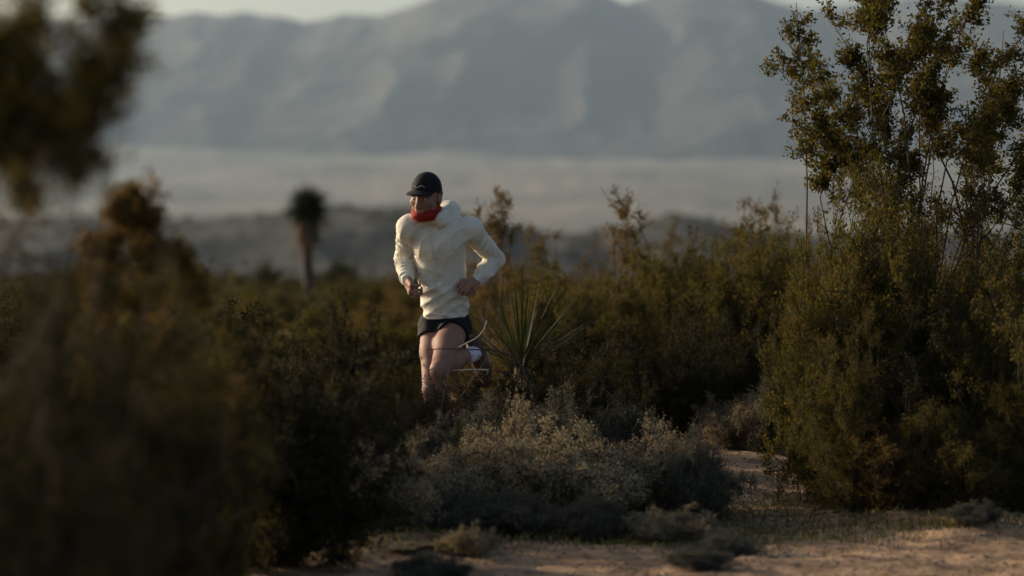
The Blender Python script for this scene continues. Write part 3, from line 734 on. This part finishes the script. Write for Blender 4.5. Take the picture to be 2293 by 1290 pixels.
B = Field((-.36, -.50, -.02), (.46, .42, 1.76), .0052)
# head
B.ell(H(0, .012, .035), (.073, .092, .088), .02, Rh)
B.ell(H(0, -.022, -.022), (.060, .070, .085), .03, Rh)
B.cone(H(-.035, -.02, -.055), .030, H(0, -.062, -.090), .022, .025); B.cone(H(.035, -.02, -.055), .030, H(0, -.062, -.090), .022, .025)
B.cone(H(0, -.086, .015), .010, H(0, -.108, -.028), .0145, .010); B.ell(H(-.013, -.098, -.032), (.009, .011, .008), .006, Rh); B.ell(H(.013, -.098, -.032), (.009, .011, .008), .006, Rh)
B.cone(H(-.045, -.073, .030), .011, H(.045, -.073, .030), .011, .014)
B.ell(H(-.042, -.062, -.015), (.020, .018, .018), .02, Rh); B.ell(H(.042, -.062, -.015), (.020, .018, .018), .02, Rh)
B.cone(H(-.018, -.086, -.055), .007, H(.018, -.086, -.055), .007, .006); B.cone(H(-.015, -.084, -.067), .0075, H(.015, -.084, -.067), .0075, .006)
for s_ in (-1, 1):
    B.ell(H(s_*.077, .012, -.006), (.009, .020, .030), .008, Rh)
B.cone(J['neck1']+np.array([0, .03, -.0]), .055, J['neck0'], .062, .02)
# trunk
B.cone(J['neck0'], .055, J['chest']+np.array([0, 0, .06]), .10, .04, flat=((0, 1, 0), .75))
B.cone(J['chest'], .120, lp(995, 640, -.02), .095, .06, flat=((0, 1, 0), .7))
B.cone(lp(995, 640, -.02), .095, J['pelvis'], .112, .06, flat=((0, 1, 0), .75))
for a, b, c in (('shR', 'elR', 'wrR'), ('shL', 'elL', 'wrL')):
    B.cone(J['chest']+np.array([0, 0, .07]), .07, J[a], .055, .03)
    B.cone(J[a], .052, J[b], .038, .02); B.cone(J[b], .038, (J[b]*.65+J[c]*.35), .039, .015); B.cone(J[b]*.65+J[c]*.35, .039, J[c], .026, .015)
hand(B, J['wrR'], J['haR'], 1, J['haR']-J['wrR']+np.array([0, -.02, -.03]), (1, .1, -.1))
hand(B, J['wrL'], J['haL'], -1, J['haL']-J['wrL'], (-.3, .5, -.9))
for a, b, c in (('hipR', 'knR', 'anR'), ('hipL', 'knL', 'anL')):
    m = J[a]*.6+J[b]*.4
    B.cone(J[a], .086, m, .072, .03); B.cone(m, .072, J[b], .049, .03); B.ell(J[b]+np.array([0, -.012, 0]), (.043, .043, .050), .015)
    q = J[b]*.7+J[c]*.3+np.array([0, .018, .006])
    B.cone(J[b], .045, q, .052, .02); B.cone(q, .052, J[c], .031, .03)
def foot(f, an, hd, td, k=.015, w=1.0):
    """ankle, heel direction, toe direction"""
    hd = np.array(hd, float); td = np.array(td, float); td /= np.linalg.norm(td); hd /= np.linalg.norm(hd)
    heel = an+hd*.055-td*.045; ball = an+hd*.065+td*.125; toe = an+hd*.068+td*.185
    f.cone(an, .038*w, heel, .034*w, k); f.cone(an, .037*w, ball, .040*w, k); f.cone(heel, .034*w, ball, .040*w, k); f.cone(ball, .040*w, toe, .031*w, k)
fR = ((0, .0, -1), (-.12, -1, -.02)); fL = ((.12, .95, .25), (.30, .35, -.85))
foot(B, J['anR'], *fR, w=.85); foot(B, J['anL'], *fL, w=.85)
body = B.build('body', M['skin'], runner)
del B

# clothes
C = Field((-.42, -.42, .78), (.46, .36, 1.62), .0055)
C.cone(J['neck0']+np.array([0, .01, 0]), .070, J['chest']+np.array([0, 0, .06]), .13, .05, flat=((0, 1, 0), .8))
C.cone(J['chest']+np.array([0, 0, .02]), .143, lp(993, 640, -.01), .119, .06, flat=((0, 1, 0), .78))
C.cone(lp(993, 640, -.01), .119, lp(1000, 735, .03), .128, .06, flat=((0, 1, 0), .85))
for a, b, c, sx in (('shR', 'elR', 'wrR', -1), ('shL', 'elL', 'wrL', 1)):
    C.cone(J['chest']+np.array([0, .01, .075]), .085, J[a], .072, .04)
    C.cone(J[a], .061, J[b], .052, .02); C.cone(J[b], .052, J[b]*.5+J[c]*.5, .049, .015); C.cone(J[b]*.5+J[c]*.5, .049, J[c], .036, .012)
# hood bunched behind the neck, blown to the runner's left
C.ell(lp(1000, 462, -.03), (.075, .065, .038), .04); C.ell(lp(1004, 452, -.02), (.040, .050, .024), .035)
C.cone(lp(940, 480, -.16), .034, lp(985, 482, -.20), .030, .03); C.cone(lp(985, 482, -.20), .030, lp(1005, 465, -.10), .036, .03)
C.noise(.0028, 20, 5); C.noise(.0008, 80, 8)
for a, b, amp, n_, sd_ in (('shR', 'elR', .0085, 7, 1), ('elR', 'wrR', .0085, 8, 2), ('shL', 'elL', .0070, 7, 3), ('elL', 'wrL', .0070, 7, 4)):
    C.wrinkle(J[a], J[b], .085, amp, n_, sd_)
C.wrinkle(lp(915, 500, -.1), lp(1050, 690, 0), .30, .0052, 9, 5, 2.2)
C.wrinkle(lp(1050, 540, -.1), lp(955, 690, 0), .30, .0040, 7, 6, 3.0)
C.wrinkle(lp(1000, 640, 0), lp(1000, 704, 0), .22, .0050, 3, 7, 2.0)
C.cut(lp(1000, 704, 0), (.06, 0, -1))
jacket = C.build('jacket', M['white_cloth'], runner)
del C
co = np.zeros(len(jacket.data.vertices)*3, np.float32); jacket.data.vertices.foreach_get('co', co); co = co.reshape(-1, 3)
zp = []
for k in range(22):
    q = lp(962+24*k/21.0, 492+206*k/21.0); near = (np.abs(co[:, 0]-q[0]) < .012) & (np.abs(co[:, 2]-q[2]) < .012)
    if near.any(): zp.append([q[0], co[near, 1].min()-.001, q[2]])
tb = Tubes(6); tb.add(np.array(zp), .0024, .0024); tb.build('zip', M['white_cloth'], jacket)

S_ = Field((-.22, -.22, .64), (.30, .24, .98), .0055)
S_.cone(J['pelvis']+np.array([0, 0, .03]), .114, J['pelvis'], .117, .04, flat=((0, 1, 0), .9))
S_.cone(J['hipR'], .095, J['hipR']*.55+J['knR']*.45, .087, .015); S_.cone(J['hipL'], .095, J['hipL']*.6+J['knL']*.4, .088, .015)
S_.noise(.002, 40, 12)
hemn = J['knR']-J['hipR']
G = np.meshgrid(*[a.astype(np.float32) for a in S_.ax], indexing='ij')
hemR = J['hipR']*.80+J['knR']*.20; hemL = J['hipL']*.80+J['knL']*.20; dR = (J['knR']-J['hipR'])/np.linalg.norm(J['knR']-J['hipR']); dL = (J['knL']-J['hipL'])/np.linalg.norm(J['knL']-J['hipL'])
cR = (G[0]-hemR[0])*dR[0]+(G[1]-hemR[1])*dR[1]+(G[2]-hemR[2])*dR[2]
cL = (G[0]-hemL[0])*dL[0]+(G[1]-hemL[1])*dL[1]+(G[2]-hemL[2])*dL[2]
mid = (J['hipR'][0]+J['hipL'][0])/2
w = np.clip((G[0]-mid)/.03*.5+.5, 0, 1)
S_.v = np.maximum(S_.v, (cR*(1-w)+cL*w).astype(np.float32))
S_.build('shorts', M['black_cloth'], runner)
# gaiter
N_ = Field((-.28, -.36, 1.36), (.12, .06, 1.62), .004)
N_.cone(J['neck0']+np.array([0, .01, .03]), .058, H(0, .005, -.075), .068, .03)
N_.cone(H(0, .01, -.06), .072, H(0, -.012, -.075), .073, .02, flat=((0, 1, 0), 1.0))
N_.ell(H(0, -.03, -.088), (.060, .062, .036), .02, Rh)
N_.noise(.003, 60, 3)
N_.cut(lp(958, 486, 0), (.1, 0, -1))
# upper edge dips in the middle of the face and climbs to the ears
G = np.stack(np.meshgrid(*[a.astype(np.float32) for a in N_.ax], indexing='ij'), -1)
loc = (G-hc)@Rh
edge = loc[..., 2]-(-.072+np.clip(loc[..., 1]+.10, 0, .16)*.38+np.abs(loc[..., 0])*.85)
N_.v = np.maximum(N_.v, edge.astype(np.float32))
N_.build('neck_gaiter', M['red_cloth'], runner)
# cap: crown, brim, and the small stitched mark
Cp = Field((-.30, -.42, 1.50), (.14, .02, 1.76), .004)
Cp.ell(H(0, .012, .045), (.079, .099, .092), .01, Rh)
G = np.stack(np.meshgrid(*[a.astype(np.float32) for a in Cp.ax], indexing='ij'), -1); loc = (G-hc)@Rh
Cp.v = np.maximum(Cp.v, (-(loc[..., 2]-(.034-loc[..., 1]*.10))).astype(np.float32))
cap = Cp.build('cap', M['black_cloth'], runner)
Bm = Field((-.32, -.46, 1.46), (.14, .02, 1.76), .0035)
G = np.stack(np.meshgrid(*[a.astype(np.float32) for a in Bm.ax], indexing='ij'), -1); loc = (G-hc)@Rh
rr = np.sqrt((loc[..., 0]/.072)**2+((loc[..., 1]+.055)/.118)**2)-1
sheet = np.abs(loc[..., 2]-(.050-(loc[..., 0]**2)*3.0+(loc[..., 1]+.08)*.05))-.004
Bm.v = np.maximum(np.maximum(rr*.07, sheet), loc[..., 1]+.05).astype(np.float32)
brim = Bm.build('brim', M['black_cloth'], cap)
tb = Tubes(5); a = np.linspace(-1, 1, 14)
P = np.array([H(.030*t, .012-.101*math.sqrt(1-(.03*t/.083)**2)*.93-.0, .045+.030+.006*math.sin(t*4)) for t in a]); tb.add(P, .0022, .0012)
tb.build('stitched_mark', M['grey_thread'], cap)
Hr = Field((-.28, -.36, 1.44), (.12, .06, 1.70), .004)
Hr.ell(H(0, .022, .018), (.079, .096, .080), .01, Rh)
G = np.stack(np.meshgrid(*[a.astype(np.float32) for a in Hr.ax], indexing='ij'), -1); loc = (G-hc)@Rh
Hr.v = np.maximum(Hr.v, np.maximum(-(loc[..., 1]+.012+.35*np.minimum(0, loc[..., 2])), -(loc[..., 2]+.035)).astype(np.float32))
Hr.noise(.002, 160, 4)
Hr.build('hair', M['hair'], runner)
def ball(name, c, r, mat, parent, n=12):
    u = np.linspace(0, math.pi, n); v = np.linspace(0, 2*math.pi, n*2, endpoint=False)
    U, W = np.meshgrid(u, v, indexing='ij'); V = np.stack([np.sin(U)*np.cos(W), np.sin(U)*np.sin(W), np.cos(U)], -1)*np.array(r)
    V = V.reshape(-1, 3)@Rh.T+c
    i = np.arange(n*n*2).reshape(n, n*2); jx = np.roll(i, -1, 1)
    return mesh_np(name, V, np.stack([i[:-1], i[1:], jx[1:], jx[:-1]], -1).reshape(-1, 4), mat, parent, True)
for s_ in (-1, 1):
    e = ball('eye', H(s_*.030, -.0745, .008), (.0125, .0125, .0095), M['eye'], runner)
    ball('iris', H(s_*.030-.002, -.0845, .0075), (.0052, .0035, .0052), M['iris'], e)
ball('lips', H(0, -.0905, -.061), (.020, .006, .008), M['lip'], runner)
for an, ff in ((J['anR'], fR), (J['anL'], fL)):
    lo = an-.26; hi = an+.30
    Sh = Field(lo, hi, .005); foot(Sh, an, *ff, w=1.08)
    hd = np.array(ff[0], float); hd /= np.linalg.norm(hd); td = np.array(ff[1], float); td /= np.linalg.norm(td)
    Sh.cut(an-hd*.012, -hd)
    shoe = Sh.build('shoe', M['shoe_dark'], runner)
    So = Field(lo, hi, .005)
    for a_, b_ in ((-.05, .07), (.07, .185)):
        So.cone(an+hd*.092+td*a_, .034, an+hd*.100+td*b_, .038 if b_ < .1 else .030, .02, flat=(hd, .36))
    So.build('sole', M['rubber'], shoe)
    Sk = Field(an-.15, an+.15, .005)
    kn = J['knR'] if an is J['anR'] else J['knL']; up = (kn-an)/np.linalg.norm(kn-an)
    Sk.cone(an, .042, an+up*.07, .043, .01); Sk.noise(.0015, 90, 2)
    Sk.build('sock', M['shoe'], runner)

for k, (o, used) in protos.items():
    for q in [o]:
        pass

# ------------------------------------------------------------------ air
def closed_box(name, lo, hi, mat):
    x0, y0, z0 = lo; x1, y1, z1 = hi
    V = [(x0, y0, z0), (x1, y0, z0), (x1, y1, z0), (x0, y1, z0), (x0, y0, z1), (x1, y0, z1), (x1, y1, z1), (x0, y1, z1)]
    Q = [(0, 3, 2, 1), (4, 5, 6, 7), (0, 1, 5, 4), (1, 2, 6, 5), (2, 3, 7, 6), (3, 0, 4, 7)]
    return mesh_np(name, V, Q, mat)
m, N, L = newmat('haze')
pv = N.new('ShaderNodeVolumePrincipled'); pv.inputs['Color'].default_value = (0.40, 0.53, 0.66, 1)
pv.inputs['Density'].default_value = 0.5/8000; pv.inputs['Anisotropy'].default_value = 0.35
o = N.new('ShaderNodeOutputMaterial'); L.new(pv.outputs[0], o.inputs['Volume'])
prop(closed_box('haze', (-4700, -420, -45), (4700, 10900, 1100), m), 'pale blue haze over the valley', kind='stuff')
